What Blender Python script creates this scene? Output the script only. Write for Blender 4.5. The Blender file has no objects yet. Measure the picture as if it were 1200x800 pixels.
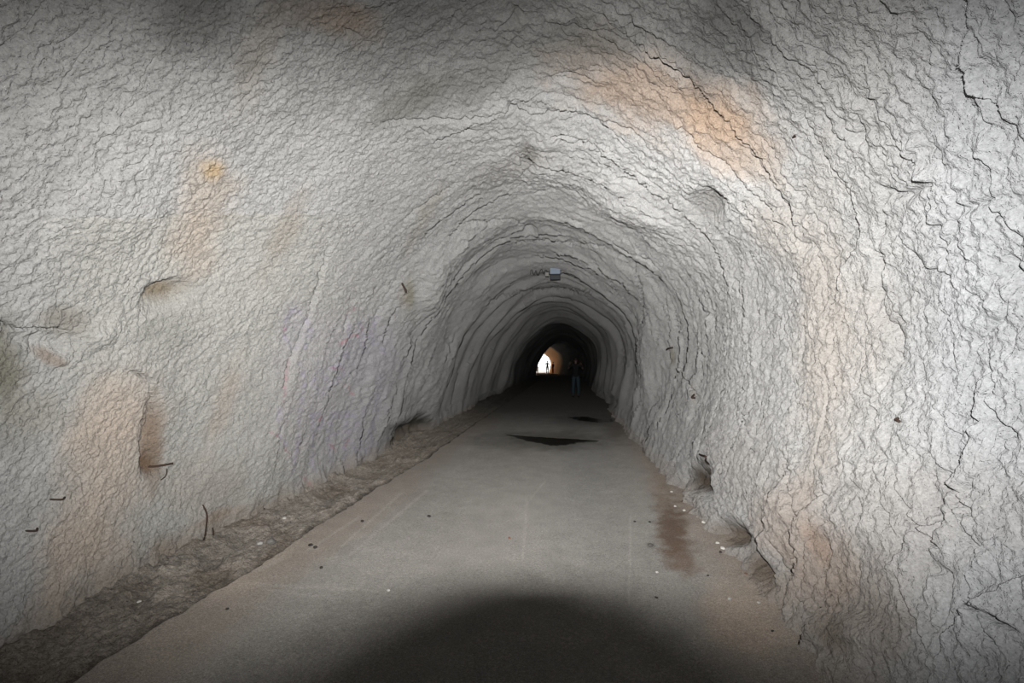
import bpy, bmesh, math, random
import numpy as np
from mathutils import Vector, Matrix, Euler

random.seed(7)
sc = bpy.context.scene
col = sc.collection
W, H, F = 1200, 800, 600.0          # photograph frame, focal length in pixels
VPX, HOR = 665.0, 422.0             # where the tunnel axis meets the horizon
CAMZ = 1.64

# ------------------------------------------------------------------ camera
yaw = math.atan2(VPX - W / 2, F)
pitch = math.atan2((HOR - H / 2) * math.cos(yaw), F)
cam_rot = Euler((math.pi / 2 + pitch, 0, yaw), 'XYZ')
CAM = Matrix.Translation((0, 0, CAMZ)) @ cam_rot.to_matrix().to_4x4()
cd = bpy.data.cameras.new('camera')
cd.sensor_width = 36; cd.lens = 18.0; cd.clip_start = 0.01; cd.clip_end = 400
cam = bpy.data.objects.new('camera', cd); col.objects.link(cam)
cam.matrix_world = CAM
sc.camera = cam
R3 = np.array(CAM.to_3x3()); C0 = np.array(CAM.translation)

def project(P):
    q = (P - C0) @ R3
    z = np.minimum(q[..., 2], -1e-3)
    ok = q[..., 2] < -0.05
    px = W / 2 + F * q[..., 0] / -z
    py = H / 2 - F * q[..., 1] / -z
    return np.where(ok, px, -9999), np.where(ok, py, -9999)

def ray(px, py):
    v = R3 @ np.array([(px - W / 2) / F, -(py - H / 2) / F, -1.0])
    return v / np.linalg.norm(v)

# ------------------------------------------------------------------ noise
def _h(i, j, k, seed):
    h = (i.astype(np.uint32) * np.uint32(374761393) + j.astype(np.uint32) * np.uint32(668265263)
         + k.astype(np.uint32) * np.uint32(2147483647 & 1274126177) + np.uint32(seed * 7919 + 13))
    h = (h ^ (h >> np.uint32(13))) * np.uint32(1274126177)
    h = (h ^ (h >> np.uint32(15))) * np.uint32(2246822519)
    h ^= h >> np.uint32(16)
    return h

def gnoise(x, y, z, seed=0):
    """gradient noise, about -1..1"""
    x = np.asarray(x, np.float32); y = np.asarray(y, np.float32); z = np.asarray(z, np.float32)
    x, y, z = np.broadcast_arrays(x, y, z)
    xi = np.floor(x); yi = np.floor(y); zi = np.floor(z)
    fx = x - xi; fy = y - yi; fz = z - zi
    ix = xi.astype(np.int64); iy = yi.astype(np.int64); iz = zi.astype(np.int64)
    u = fx * fx * fx * (fx * (fx * 6 - 15) + 10)
    v = fy * fy * fy * (fy * (fy * 6 - 15) + 10)
    w = fz * fz * fz * (fz * (fz * 6 - 15) + 10)
    def g(dx, dy, dz):
        h = _h(ix + dx, iy + dy, iz + dz, seed)
        a = (h & np.uint32(1023)).astype(np.float32) / 511.5 - 1
        b = ((h >> np.uint32(10)) & np.uint32(1023)).astype(np.float32) / 511.5 - 1
        c = ((h >> np.uint32(20)) & np.uint32(1023)).astype(np.float32) / 511.5 - 1
        return a * (fx - dx) + b * (fy - dy) + c * (fz - dz)
    l = lambda a, b, t: a + (b - a) * t
    r = l(l(l(g(0,0,0), g(1,0,0), u), l(g(0,1,0), g(1,1,0), u), v),
          l(l(g(0,0,1), g(1,0,1), u), l(g(0,1,1), g(1,1,1), u), v), w)
    return r * 1.5

def fbm(x, y, z, seed=0, octv=3):
    t = 0; a = 1.0; n = 0
    for o in range(octv):
        t = t + a * gnoise(x * 2 ** o, y * 2 ** o, z * 2 ** o, seed + o * 17); n += a; a *= .5
    return t / n * 1.25

def sstep(a, b, x):
    t = np.clip((x - a) / (b - a), 0, 1); return t * t * (3 - 2 * t)

# ------------------------------------------------------------------ custom properties
def tag(o, label=None, cat=None, group=None, kind=None):
    if label: o['label'] = label
    if cat: o['category'] = cat
    if group: o['group'] = group
    if kind: o['kind'] = kind
    return o

def empty(name, loc=(0, 0, 0), rz=0):
    o = bpy.data.objects.new(name, None); col.objects.link(o)
    o.location = loc; o.rotation_euler = (0, 0, rz); o.empty_display_size = .1
    return o

def link(name, me, m, parent=None):
    o = bpy.data.objects.new(name, me); col.objects.link(o)
    if m is not None and not me.materials: me.materials.append(m)
    if parent is not None: o.parent = parent
    return o

# ------------------------------------------------------------------ materials
def nodes_of(name):
    m = bpy.data.materials.new(name); m.use_nodes = True
    nt = m.node_tree; return m, nt, nt.nodes, nt.links, nt.nodes['Principled BSDF']

def simple(name, c, rough=.7, metal=0, noise=0, scale=40, spec=.3, emit=None):
    m, nt, N, L, b = nodes_of(name)
    b.inputs['Base Color'].default_value = (*c, 1); b.inputs['Roughness'].default_value = rough
    b.inputs['Metallic'].default_value = metal; b.inputs['Specular IOR Level'].default_value = spec
    if noise:
        t = N.new('ShaderNodeTexNoise'); t.inputs['Scale'].default_value = scale; t.inputs['Detail'].default_value = 4
        tc = N.new('ShaderNodeTexCoord'); L.new(tc.outputs['Object'], t.inputs['Vector'])
        mx = N.new('ShaderNodeMix'); mx.data_type = 'RGBA'
        mx.inputs['A'].default_value = (*[v * (1 - noise) for v in c], 1)
        mx.inputs['B'].default_value = (*[min(1, v * (1 + noise)) for v in c], 1)
        L.new(t.outputs['Fac'], mx.inputs['Factor']); L.new(mx.outputs['Result'], b.inputs['Base Color'])
        bp = N.new('ShaderNodeBump'); bp.inputs['Strength'].default_value = .3; bp.inputs['Distance'].default_value = .003
        L.new(t.outputs['Fac'], bp.inputs['Height']); L.new(bp.outputs['Normal'], b.inputs['Normal'])
    if emit:
        b.inputs['Emission Color'].default_value = (*emit[0], 1); b.inputs['Emission Strength'].default_value = emit[1]
    return m

def surface(name, layers, specks, rough=.95, spec=.15):
    """vertex 'tint' colour, fine grain and bump.  layers: (scale, bump distance); specks: (scale, contrast)"""
    m, nt, N, L, b = nodes_of(name)
    b.inputs['Roughness'].default_value = rough; b.inputs['Specular IOR Level'].default_value = spec
    b.inputs['Diffuse Roughness'].default_value = .8
    at = N.new('ShaderNodeAttribute'); at.attribute_name = 'tint'
    tc = N.new('ShaderNodeTexCoord')
    cur = at.outputs['Color']
    for sca, con in specks:
        t = N.new('ShaderNodeTexNoise'); t.inputs['Scale'].default_value = sca; t.inputs['Detail'].default_value = 3
        t.inputs['Roughness'].default_value = .65
        L.new(tc.outputs['Object'], t.inputs['Vector'])
        mr = N.new('ShaderNodeMapRange'); mr.inputs['From Min'].default_value = .3; mr.inputs['From Max'].default_value = .7
        mr.inputs['To Min'].default_value = 1 - con; mr.inputs['To Max'].default_value = 1 + con
        L.new(t.outputs['Fac'], mr.inputs['Value'])
        mx = N.new('ShaderNodeVectorMath'); mx.operation = 'SCALE'
        L.new(cur, mx.inputs[0]); L.new(mr.outputs['Result'], mx.inputs['Scale'])
        cur = mx.outputs['Vector']
    L.new(cur, b.inputs['Base Color'])
    nrm = None
    for sca, dist in layers:
        t = N.new('ShaderNodeTexNoise'); t.inputs['Scale'].default_value = sca; t.inputs['Detail'].default_value = 3
        t.inputs['Roughness'].default_value = .6
        L.new(tc.outputs['Object'], t.inputs['Vector'])
        bp = N.new('ShaderNodeBump'); bp.inputs['Strength'].default_value = 1; bp.inputs['Distance'].default_value = dist
        L.new(t.outputs['Fac'], bp.inputs['Height'])
        if nrm: L.new(nrm, bp.inputs['Normal'])
        nrm = bp.outputs['Normal']
    if nrm: L.new(nrm, b.inputs['Normal'])
    return m

M_WALL = surface('sprayed_concrete', [(34, .022), (100, .012)], [(75, .20), (160, .12), (9, .07)])
M_FLOOR = surface('worn_concrete_road', [(70, .004), (160, .003)], [(140, .42), (50, .20), (4, .08)])
M_GUT = surface('rough_gutter', [(26, .035), (80, .02)], [(80, .35), (18, .3)])

# ------------------------------------------------------------------ tunnel shape
PROF = [(-3.24, -.2), (-3.22, 0), (-3.14, .5), (-3.0, 1.1), (-2.80, 1.64), (-2.48, 2.25), (-2.06, 2.78), (-1.62, 3.25),
        (-1.1, 3.60), (-.55, 3.76), (0, 3.70), (.5, 3.46), (.98, 3.10), (1.34, 2.76), (1.58, 2.25), (1.66, 1.64),
        (1.60, 1.0), (1.47, .45), (1.38, 0), (1.36, -.2)]
PR = np.array(PROF)
tt = np.arange(len(PR)); fine = np.linspace(0, len(PR) - 1, 4000)
def catmull(P, t):
    i = np.clip(t.astype(int), 0, len(P) - 2); f = (t - i)[:, None]
    p = lambda k: P[np.clip(i + k, 0, len(P) - 1)]
    a, b, c, d = p(-1), p(0), p(1), p(2)
    return .5 * (2 * b + (c - a) * f + (2 * a - 5 * b + 4 * c - d) * f ** 2 + (3 * b - a - 3 * c + d) * f ** 3)
CU = catmull(PR, fine)
AL = np.concatenate([[0], np.cumsum(np.linalg.norm(np.diff(CU, axis=0), axis=1))])
NU = 1240
SU = np.linspace(0, AL[-1], NU)
PX = np.interp(SU, AL, CU[:, 0]); PZ = np.interp(SU, AL, CU[:, 1])
TX = np.gradient(PX, SU); TZ = np.gradient(PZ, SU)
k = np.hypot(TX, TZ); TX /= k; TZ /= k
NX, NZ = TZ, -TX                    # inward normal

END = 80.0
def ladder(d0, q, top, end):
    out = [d0]
    while out[-1] < end:
        out.append(out[-1] + min(max(out[-1], .3) ** 2 * q, top))
    return np.array(out)
D = np.concatenate([[-9, -7, -5, -3.5, -2.4, -1.5, -.8, -.3, .1, .4, .65, .85, 1.0, 1.12, 1.22, 1.3, 1.36], ladder(1.4, .00072, .4, END)])
D[-1] = END
DD = np.gradient(D)
ND = len(D)
print('tunnel grid', ND, NU)

def bend(d):
    t = np.maximum(np.asarray(d, float) - 50, 0)
    return np.where(t < 8, -.165 * t * t / 16, -.165 * (t - 4))
def drop(d):
    return -.32 * sstep(45, 80, np.asarray(d, float))
def vscale(d):
    return 1 - .14 * sstep(70, 79, np.asarray(d, float))

dg = D[:, None]; sg = SU[None, :]
px0 = np.broadcast_to(PX[None, :], (ND, NU)); pz0 = np.broadcast_to(PZ[None, :], (ND, NU))
dgb = np.broadcast_to(dg, (ND, NU)).astype(np.float32); sgb = np.broadcast_to(sg, (ND, NU)).astype(np.float32)
def fade(lam):
    return sstep(.5, 1.7, lam / DD)[:, None]
lowz = sstep(-.1, .5, pz0)

# large undulation and ring-wise ribs
h = .16 * gnoise(px0 / 2.6, dgb / 2.6, pz0 / 2.6, 1) + .07 * gnoise(px0 / 1.0, dgb / 1.1, pz0 / 1.0, 2)
rib = gnoise(sgb / 5.0 + 3, dgb / 1.5, 0 * sgb + .3, 3)
h += .12 * rib * sstep(3.5, 9, dgb) + .05 * rib
h += .08 * gnoise(sgb / 3.5, dgb / .75, 0 * sgb + 1.7, 4) * sstep(4, 10, dgb)
h = h * (.35 + .65 * sstep(.0, 1.0, np.minimum(pz0, 9)))
base = np.stack([px0 + NX * h, dgb + 0 * h, pz0 + NZ * h], -1)
PXX, PYY = project(base)            # where each spot of the wall shows in the photograph
near = (dgb > 1.3) & (dgb < 32)
PXX = np.where(near, PXX, -9999.)
left_side = sgb < AL[-1] * .5

def blob(cx, cy, rx, ry, ang=0, soft=.5, wob=.35, seed=0, sc_=.35):
    """0..1 patch lying on the wall round a spot of the photograph"""
    a = math.radians(ang); ca, sa = math.cos(a), math.sin(a)
    X = PXX - cx; Y = PYY - cy
    u = (X * ca + Y * sa) / rx; v = (-X * sa + Y * ca) / ry
    r = np.sqrt(u * u + v * v)
    m = np.zeros_like(r)
    sel = r < 2.2
    if not sel.any(): return m
    n = fbm(sgb[sel] / sc_, dgb[sel] / sc_, 0 * dgb[sel] + seed * 3.1, 40 + seed, 4)
    m[sel] = sstep(1 + soft * .5, 1 - soft, r[sel] + wob * n)
    return m

nl = sstep(6.5, 4.0, dgb) * sstep(AL[-1] * .5, AL[-1] * .40, sgb)   # the near left wall is grainy, hardly drawn down
# terraces: long edges that run round the bore
k_sl = np.where(left_side, .1, .42)
Lc = dgb + k_sl * (pz0 - 1.64)
warp = .35 * fbm(sgb / .9, dgb / .9, 0 * sgb + 5.5, 5, 3)
L1 = (Lc + warp) / .55
f1 = L1 - np.floor(L1)
mask1 = sstep(-.1, .35, gnoise(sgb / 1.3, dgb / .9, 0 * sgb + 9, 6))
h2 = (.045 + .035 * sstep(5, 9, dgb)) * (f1 ** 1.5 - .4) * mask1 * fade(.3) * (1 - .85 * nl)
# drips drawn down the walls
h2 += .028 * np.abs(gnoise(sgb / .55, (dgb + .15 * gnoise(sgb / .7, dgb / .7, 0 * sgb, 8)) / .16, 0 * sgb + 2, 7)) * fade(.16) * (1 - .75 * nl)
h2 += .016 * np.abs(gnoise(sgb / .30, dgb / .085, 0 * sgb + 4, 9)) * fade(.085) * (1 - .8 * nl)
# lumps
h2 += .026 * np.abs(gnoise(px0 / .21, dgb / .21, pz0 / .21, 10)) * fade(.2) * (1 - .8 * nl)
h2 += .018 * np.abs(gnoise(px0 / .095, dgb / .095, pz0 / .095, 11)) * fade(.095) * (1 - .75 * nl)
h2 += .007 * nl * gnoise(px0 / .11, dgb / .11, pz0 / .11, 14) * fade(.1)
h2 += (.013 - .004 * nl) * gnoise(px0 / .055, dgb / .055, pz0 / .055, 15) * fade(.055)
h2 += .011 * gnoise(px0 / .036, dgb / .036, pz0 / .036, 12) * fade(.036)
h2 += (.006 + .002 * nl) * gnoise(px0 / .020, dgb / .020, pz0 / .020, 13) * fade(.020)
# fine cracks between the plates
def crack(lu, ld, eps, depth, seed, lo, hi, slope):
    w_ = .6 * fbm(sgb / .25, dgb / .25, 0 * sgb + seed, seed + 50, 3)
    n = gnoise(sgb / lu, (dgb + slope * k_sl * (pz0 - 1.64)) / ld + w_ * .35, 0 * sgb + seed * 1.3, seed)
    m = sstep(lo, hi, gnoise(sgb / .8, dgb / .6, 0 * sgb + seed, seed + 3))
    return -depth * np.exp(-(n / eps) ** 2) * m * fade(ld * .4)
rw = np.where(left_side, .45, 1.0) * (1 - .8 * nl)
h2 += crack(.8, .30, .045, .05, 21, .0, .35, 1) * rw
h2 += crack(.45, .16, .05, .03, 22, .0, .35, 1) * rw
h2 += crack(.22, .10, .07, .016, 23, -.1, .4, .6)

# cracks of the photograph, cut into the wall with a lifted plate beside them
CR = [
 [(1062,165),(1066,186),(1078,192),(1080,204),(1096,213),(1094,232),(1093,261),(1106,268),(1113,294)],
 [(1158,185),(1167,199),(1169,212),(1168,225),(1170,250),(1177,251),(1186,259),(1202,281)],
 [(1131,283),(1138,299),(1149,312)], [(1068,287),(1080,309),(1104,317),(1121,331)],
 [(1138,339),(1151,349),(1160,356)], [(1110,371),(1122,385),(1121,419),(1129,442)],
 [(1165,425),(1170,452),(1163,469),(1171,486),(1192,513)], [(1046,351),(1051,364),(1067,378)],
 [(1090,402),(1090,420)], [(965,283),(982,299)], [(1013,452),(1026,479),(1029,501)],
 [(918,530),(928,554),(928,574),(942,613)], [(965,537),(964,560),(968,591),(979,614)],
 [(997,543),(998,565),(1009,574),(1013,601)], [(1024,543),(1036,567),(1033,587),(1050,621)],
 [(1051,567),(1067,604),(1090,631),(1107,645)], [(1090,533),(1115,569),(1144,603)],
 [(1131,606),(1134,628),(1151,653),(1143,662),(1132,672),(1131,692),(1137,705),(1158,719),(1175,729),(1198,739)],
 [(1051,675),(1060,692),(1067,722),(1078,736),(1090,766),(1092,797)], [(913,635),(916,658),(927,678)],
 [(1158,712),(1163,743),(1181,763)], [(962,78),(965,98)], [(962,115),(975,145),(1002,175)],
 [(1026,115),(1036,128),(1043,140)], [(911,81),(918,98),(935,105)], [(1033,172),(1050,202),(1063,213)],
 [(1141,64),(1144,101),(1156,121),(1159,148)], [(1168,112),(1170,119),(1184,120)], [(1183,128),(1186,142),(1196,152)],
 [(1094,57),(1096,80)], [(1052,8),(1054,30)],
 [(450,142),(490,140),(535,138),(562,137),(586,130),(599,125),(616,130),(629,136),(646,132),(667,130),(687,135),(724,145),(740,150),(756,166)],
 [(511,165),(535,155),(556,154)], [(710,196),(724,208),(748,214),(764,226)], [(650,162),(670,165),(697,169),(714,186)],
 [(800,148),(820,169),(854,194),(881,224),(905,250),(918,267)], [(626,68),(636,64)], [(640,84),(683,86),(704,94)],
 [(487,150),(498,152),(503,158)], [(402,33),(425,42)], [(735,30),(760,36),(778,48)],
 [(0,375),(20,385),(57,386),(81,388),(96,380)], [(385,290),(364,364),(338,425),(332,460)],
 [(182,162),(175,179),(165,192),(140,200)], [(152,435),(175,445),(184,486),(174,513),(172,545)],
 [(540,262),(600,256),(622,264)], [(600,283),(640,280),(700,286),(732,299)], [(570,352),(620,340),(660,338),(700,345)],
 [(470,258),(500,236),(540,210)], [(742,300),(752,340),(758,390)],
 [(800,440),(812,452),(818,470)], [(820,405),(828,428)], [(870,480),(880,520),(884,540)], [(1105,480),(1120,512),(1128,530)],
]
jx = 4.5 * fbm(sgb / .10, dgb / .10, 0 * sgb + 1.1, 61, 4); jy = 4.5 * fbm(sgb / .10, dgb / .10, 0 * sgb + 7.7, 63, 4)
WXX = PXX + jx; WYY = PYY + jy
hc = np.zeros((ND, NU))
for ci, line in enumerate(CR):
    xs = [p[0] for p in line]; ys = [p[1] for p in line]
    big = ci in (0, 1, 17, 31, 35, 18, 6, 16)
    pad = 26
    sel = (WXX > min(xs) - pad) & (WXX < max(xs) + pad) & (WYY > min(ys) - pad) & (WYY < max(ys) + pad)
    if not sel.any(): continue
    X = WXX[sel]; Y = WYY[sel]; best = np.full(X.shape, 1e9); side = np.zeros(X.shape)
    for (x0, y0), (x1, y1) in zip(line[:-1], line[1:]):
        dx, dy = x1 - x0, y1 - y0; ll = dx * dx + dy * dy
        t = np.clip(((X - x0) * dx + (Y - y0) * dy) / ll, 0, 1)
        ex = X - x0 - t * dx; ey = Y - y0 - t * dy
        dist = np.hypot(ex, ey); up = dist < best
        best = np.where(up, dist, best); side = np.where(up, np.sign(dx * ey - dy * ex), side)
    endx = np.minimum(np.hypot(X - xs[0], Y - ys[0]), np.hypot(X - xs[-1], Y - ys[-1]))
    taper = sstep(0, 14, endx + 3)
    wpx = 2.3 if big else 1.6
    mm = np.hypot(X - VPX, Y - HOR)            # farther spots: metres per pixel grow
    depth = (.085 if big else .055) * (1.5 if min(ys) < 230 and 450 < xs[0] < 860 else 1)
    hc[sel] += -depth * taper * np.exp(-(best / wpx) ** 2) + (.022 if big else .013) * taper * np.exp(-best / 9) * (side < 0)
h2 += hc

# hollows (negative) and bulges (positive) seen in the photograph
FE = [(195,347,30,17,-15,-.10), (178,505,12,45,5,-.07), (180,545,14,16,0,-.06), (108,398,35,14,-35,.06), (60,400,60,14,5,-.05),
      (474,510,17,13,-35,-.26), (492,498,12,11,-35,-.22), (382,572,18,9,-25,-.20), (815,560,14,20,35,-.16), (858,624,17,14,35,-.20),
      (893,662,12,34,-25,-.14), (826,572,8,16,-20,-.10), (925,610,24,40,-15,.06), (905,640,16,20,0,.05), (960,640,10,26,-10,-.05),
      (985,690,60,50,35,-.05), (1010,740,40,24,30,.05), (572,470,14,8,-20,-.2), (600,460,10,8,0,-.2), (712,470,10,8,30,-.2),
      (640,165,14,10,0,.05), (614,185,18,14,0,-.05), (830,238,22,18,30,-.12), (735,245,60,14,20,.06), (620,268,8,5,0,-.12),
      (1090,203,11,9,0,.03), (765,430,14,70,-3,.12), (505,400,18,80,4,.13), (560,330,40,12,-35,.08), (460,440,30,60,8,.08),
      (290,540,60,40,-30,.07), (240,420,60,30,-20,-.05), (130,240,60,50,0,.04)]
for (cx, cy, rx, ry, ang, dep) in FE:
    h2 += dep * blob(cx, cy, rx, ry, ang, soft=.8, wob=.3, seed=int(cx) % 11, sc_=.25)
# ragged foot of the walls
foot = sstep(.45, .0, pz0)
h2 += foot * (.10 * fbm(sgb / .5, dgb / .28, 0 * sgb + 3.3, 31, 4) + .03)
P = np.stack([px0 + NX * (h + h2), dgb + .25 * 0, pz0 + NZ * (h + h2)], -1).astype(np.float64)
P[..., 2] = np.where(P[..., 2] > 0, P[..., 2] * vscale(D)[:, None], P[..., 2])
P[..., 0] += bend(D)[:, None]; P[..., 2] += drop(D)[:, None]

# ------------------------------------------------------------------ wall colours (stains, soot, paint, tones standing in for light and shade: all stay put on the wall)
def mixc(c, colr, m):
    return c + (np.array(colr)[None, None, :] - c) * m[..., None]
n1 = fbm(px0 / 1.4, dgb / 1.4, pz0 / 1.4, 71, 3); n2 = fbm(px0 / .35, dgb / .35, pz0 / .35, 72, 4)
n3 = fbm(sgb / .9, dgb / .12, 0 * sgb, 73, 3)
C = np.ones((ND, NU, 3)) * np.array([.33, .327, .323])
C *= (1 + .10 * n1 + .10 * n2 + .06 * n3 * fade(.12))[..., None]
C = mixc(C, (.335, .344, .358), .8 * sstep(1000, 1150, PXX) * (1 - left_side))  # bluish tint towards the right edge paints in the cool flash
C = mixc(C, (.315, .307, .275), .45 * (left_side & (PYY > 250)) * sstep(470, 330, PXX) * sstep(0, 120, PXX))
BL = [  # x, y, rx, ry, angle, colour, strength
 (770,105,140,52,22,(.62,.42,.27),.75), (850,150,60,40,50,(.66,.42,.24),.7), (900,190,40,26,50,(.60,.46,.34),.45),
 (965,420,34,190,0,(.60,.47,.35),.30), (925,270,40,60,-30,(.58,.49,.40),.35), (1010,390,60,90,0,(.55,.48,.41),.40),
 (395,20,70,26,10,(.50,.33,.20),.75), (300,70,26,70,20,(.52,.42,.31),.45),
 (243,235,36,62,10,(.62,.50,.38),.6), (251,198,14,13,0,(.72,.47,.18),.75), (222,290,36,40,20,(.60,.48,.37),.55),
 (330,275,16,60,25,(.45,.38,.30),.5), (125,535,58,95,12,(.74,.57,.43),.62), (95,640,52,60,30,(.72,.55,.41),.6),
 (55,700,18,40,25,(.68,.53,.39),.5), (140,480,50,50,0,(.72,.58,.46),.5), (182,520,12,60,4,(.28,.17,.09),.75), (178,545,14,14,0,(.20,.11,.05),.8),
 (240,570,50,40,0,(.52,.45,.37),.4), (262,470,14,60,20,(.58,.46,.35),.4),
 (197,345,26,13,-15,(.27,.20,.11),.85), (195,388,40,24,0,(.36,.36,.32),.6), (70,372,34,20,0,(.30,.27,.22),.7),
 (0,440,34,70,0,(.20,.19,.12),.8), (30,480,40,40,0,(.34,.32,.24),.5), (60,420,20,8,20,(.33,.22,.14),.6),
 (395,470,85,110,12,(.50,.48,.54),.45), (345,385,20,28,0,(.50,.48,.54),.5), (430,410,46,40,0,(.50,.48,.54),.5),
 (480,345,7,26,-3,(.30,.28,.18),.7), (472,350,10,16,0,(.46,.38,.28),.5),
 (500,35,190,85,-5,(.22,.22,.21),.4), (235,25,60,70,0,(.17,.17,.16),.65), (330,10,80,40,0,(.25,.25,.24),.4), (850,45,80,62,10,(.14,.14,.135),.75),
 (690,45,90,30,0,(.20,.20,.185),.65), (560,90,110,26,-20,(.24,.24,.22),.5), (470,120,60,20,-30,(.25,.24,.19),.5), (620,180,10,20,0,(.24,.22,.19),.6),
 (830,240,24,18,30,(.24,.23,.21),.6), (590,200,60,16,-25,(.32,.30,.26),.35), (495,255,10,50,30,(.34,.31,.25),.5), (950,60,60,60,0,(.26,.26,.26),.4),  # first patch paints in the shade of a hollow
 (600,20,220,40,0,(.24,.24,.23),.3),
 (1000,715,95,75,40,(.27,.225,.185),.85), (960,660,40,60,0,(.40,.30,.23),.7), (925,610,50,60,0,(.54,.43,.35),.65), (985,745,30,20,20,(.18,.15,.11),.6),
 (905,700,30,30,0,(.36,.30,.24),.5), (958,635,10,26,-10,(.36,.22,.13),.6), (1060,600,150,90,0,(.50,.45,.41),.4), (870,545,60,60,0,(.50,.46,.42),.4),
 (815,560,13,20,30,(.09,.06,.035),.95), (857,626,18,16,30,(.11,.08,.05),.95), (890,662,11,34,-25,(.12,.09,.06),.95),  # right foot hollows: brown dirt with their shade painted in
 (472,512,26,18,-35,(.05,.045,.028),.97), (491,498,16,14,-35,(.05,.045,.028),.97), (382,572,16,9,-25,(.12,.07,.04),.9),  # left foot hollows: painted shade over brown dirt
 (790,418,4,12,0,(.28,.25,.18),.7), (815,462,3,16,0,(.34,.30,.24),.5), (190,645,14,18,0,(.30,.24,.16),.6), (255,605,40,8,-22,(.40,.27,.17),.6),
 (745,385,14,70,0,(.33,.33,.32),.5),
]
for i, (cx, cy, rx, ry, ang, colr, st) in enumerate(BL):
    gry = sum(colr) / 3
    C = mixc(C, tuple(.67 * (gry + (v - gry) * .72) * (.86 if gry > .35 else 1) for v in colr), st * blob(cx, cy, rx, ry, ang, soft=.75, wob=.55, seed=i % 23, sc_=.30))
# faded spray-paint scrawl
ST = [([(345,362),(334,372),(332,392),(342,407),(356,405),(362,388),(357,370),(345,362)],'v'), ([(332,380),(333,392)],'r'),
 ([(392,405),(404,396),(415,392),(420,394)],'r'), ([(405,372),(408,395),(404,420)],'v'), ([(420,378),(424,410)],'v'), ([(440,372),(432,395),(446,412)],'v'),
 ([(352,425),(356,448),(352,470)],'v'), ([(372,430),(366,452),(374,462),(382,450),(376,432)],'v'), ([(386,430),(398,428),(404,436),(394,446),(388,448)],'v'), ([(388,430),(400,432)],'r'),
 ([(404,450),(412,462)],'r'), ([(338,424),(334,450),(330,470)],'r'), ([(366,485),(364,530),(366,550)],'v'), ([(366,486),(376,484),(378,494),(370,502)],'v'),
 ([(388,484),(384,510),(386,540)],'v'), ([(386,484),(398,486)],'v'), ([(386,510),(396,508)],'v'), ([(404,482),(402,520),(404,548)],'v'), ([(404,484),(416,488),(414,502),(404,506),(416,530)],'v'),
 ([(424,480),(420,515),(424,540)],'v'), ([(350,480),(346,520),(340,550)],'v'), ([(326,478),(322,510),(330,520)],'v'), ([(312,505),(320,510)],'r'), ([(330,525),(333,532)],'r'),
 ([(386,520),(392,528)],'r'), ([(404,522),(408,514)],'r'), ([(356,560),(360,570)],'r'), ([(372,492),(374,486)],'r'), ([(440,440),(436,490),(428,530)],'v'), ([(415,360),(406,368)],'r'), ([(418,394),(423,382)],'r')]
SX = PXX + .5 * jx; SY = PYY + .5 * jy
gsel = (PXX > 300) & (PXX < 480) & (PYY > 340) & (PYY < 590) & left_side
if gsel.any():
    X = SX[gsel]; Y = SY[gsel]; wear = sstep(-.35, .45, fbm(sgb[gsel] / .07, dgb[gsel] / .07, 0 * X, 91, 3))
    cc = C[gsel]
    for line, kd in ST:
        best = np.full(X.shape, 1e9)
        for (x0, y0), (x1, y1) in zip(line[:-1], line[1:]):
            dx, dy = x1 - x0, y1 - y0
            t = np.clip(((X - x0) * dx + (Y - y0) * dy) / (dx * dx + dy * dy), 0, 1)
            best = np.minimum(best, np.hypot(X - x0 - t * dx, Y - y0 - t * dy))
        m = sstep(4.6, .8, best) * wear * .55 if kd == 'v' else sstep(1.9, .4, best) * wear * .65
        colr = np.array((.30, .27, .37) if kd == 'v' else (.36, .13, .17))
        cc = cc + (colr - cc) * m[:, None]
    C[gsel] = cc
# dirt splashed on the foot, walls darkened deep inside, ochre stone near the far mouth
dirt = sstep(.30, .0, pz0 + .12 * n2) * np.where(left_side, 1.0, .7)
C = mixc(C, (.24, .20, .165), .7 * dirt)
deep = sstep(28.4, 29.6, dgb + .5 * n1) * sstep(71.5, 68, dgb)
C = mixc(C, (.075, .073, .071), .93 * deep)  # deep wall colour darkened to stand in for missing light
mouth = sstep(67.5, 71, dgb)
C = mixc(C, (.80, .52, .28), .95 * mouth)  # ochre stone, its colour brightened and its reach set as daylight
C = np.clip(C, .02, .9)

# normals of the whole lining, shared by its three pieces so no seam shows
gu = np.gradient(P, axis=1); gd = np.gradient(P, axis=0)
NN = np.cross(gu, gd); NN /= np.maximum(np.linalg.norm(NN, axis=-1, keepdims=True), 1e-9)
mid = NU // 2
if NN[ND // 2, mid, 2] > 0: NN = -NN; FLIP = True
else: FLIP = False

def grid_mesh(name, P, C=None, NV=None, flip=False):
    nd, nu = P.shape[:2]
    me = bpy.data.meshes.new(name)
    v = P.reshape(-1, 3).astype(np.float32)
    idx = np.arange(nd * nu).reshape(nd, nu)
    a = idx[:-1, :-1]; b = idx[:-1, 1:]; c = idx[1:, 1:]; d = idx[1:, :-1]
    q = np.stack([a, d, c, b] if flip else [a, b, c, d], -1).reshape(-1, 4).astype(np.int32)
    me.vertices.add(len(v)); me.vertices.foreach_set('co', v.ravel())
    me.loops.add(q.size); me.loops.foreach_set('vertex_index', q.ravel())
    me.polygons.add(len(q)); me.polygons.foreach_set('loop_start', np.arange(0, q.size, 4, dtype=np.int32))
    me.polygons.foreach_set('use_smooth', np.ones(len(q), bool))
    me.update(calc_edges=True)
    if C is not None:
        at = me.attributes.new('tint', 'FLOAT_COLOR', 'POINT')
        c4 = np.ones((len(v), 4), np.float32); c4[:, :3] = C.reshape(-1, 3)
        at.data.foreach_set('color', c4.ravel())
    if NV is not None:
        me.normals_split_custom_set_from_vertices(NV.reshape(-1, 3).astype(np.float32))
    return me

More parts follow.
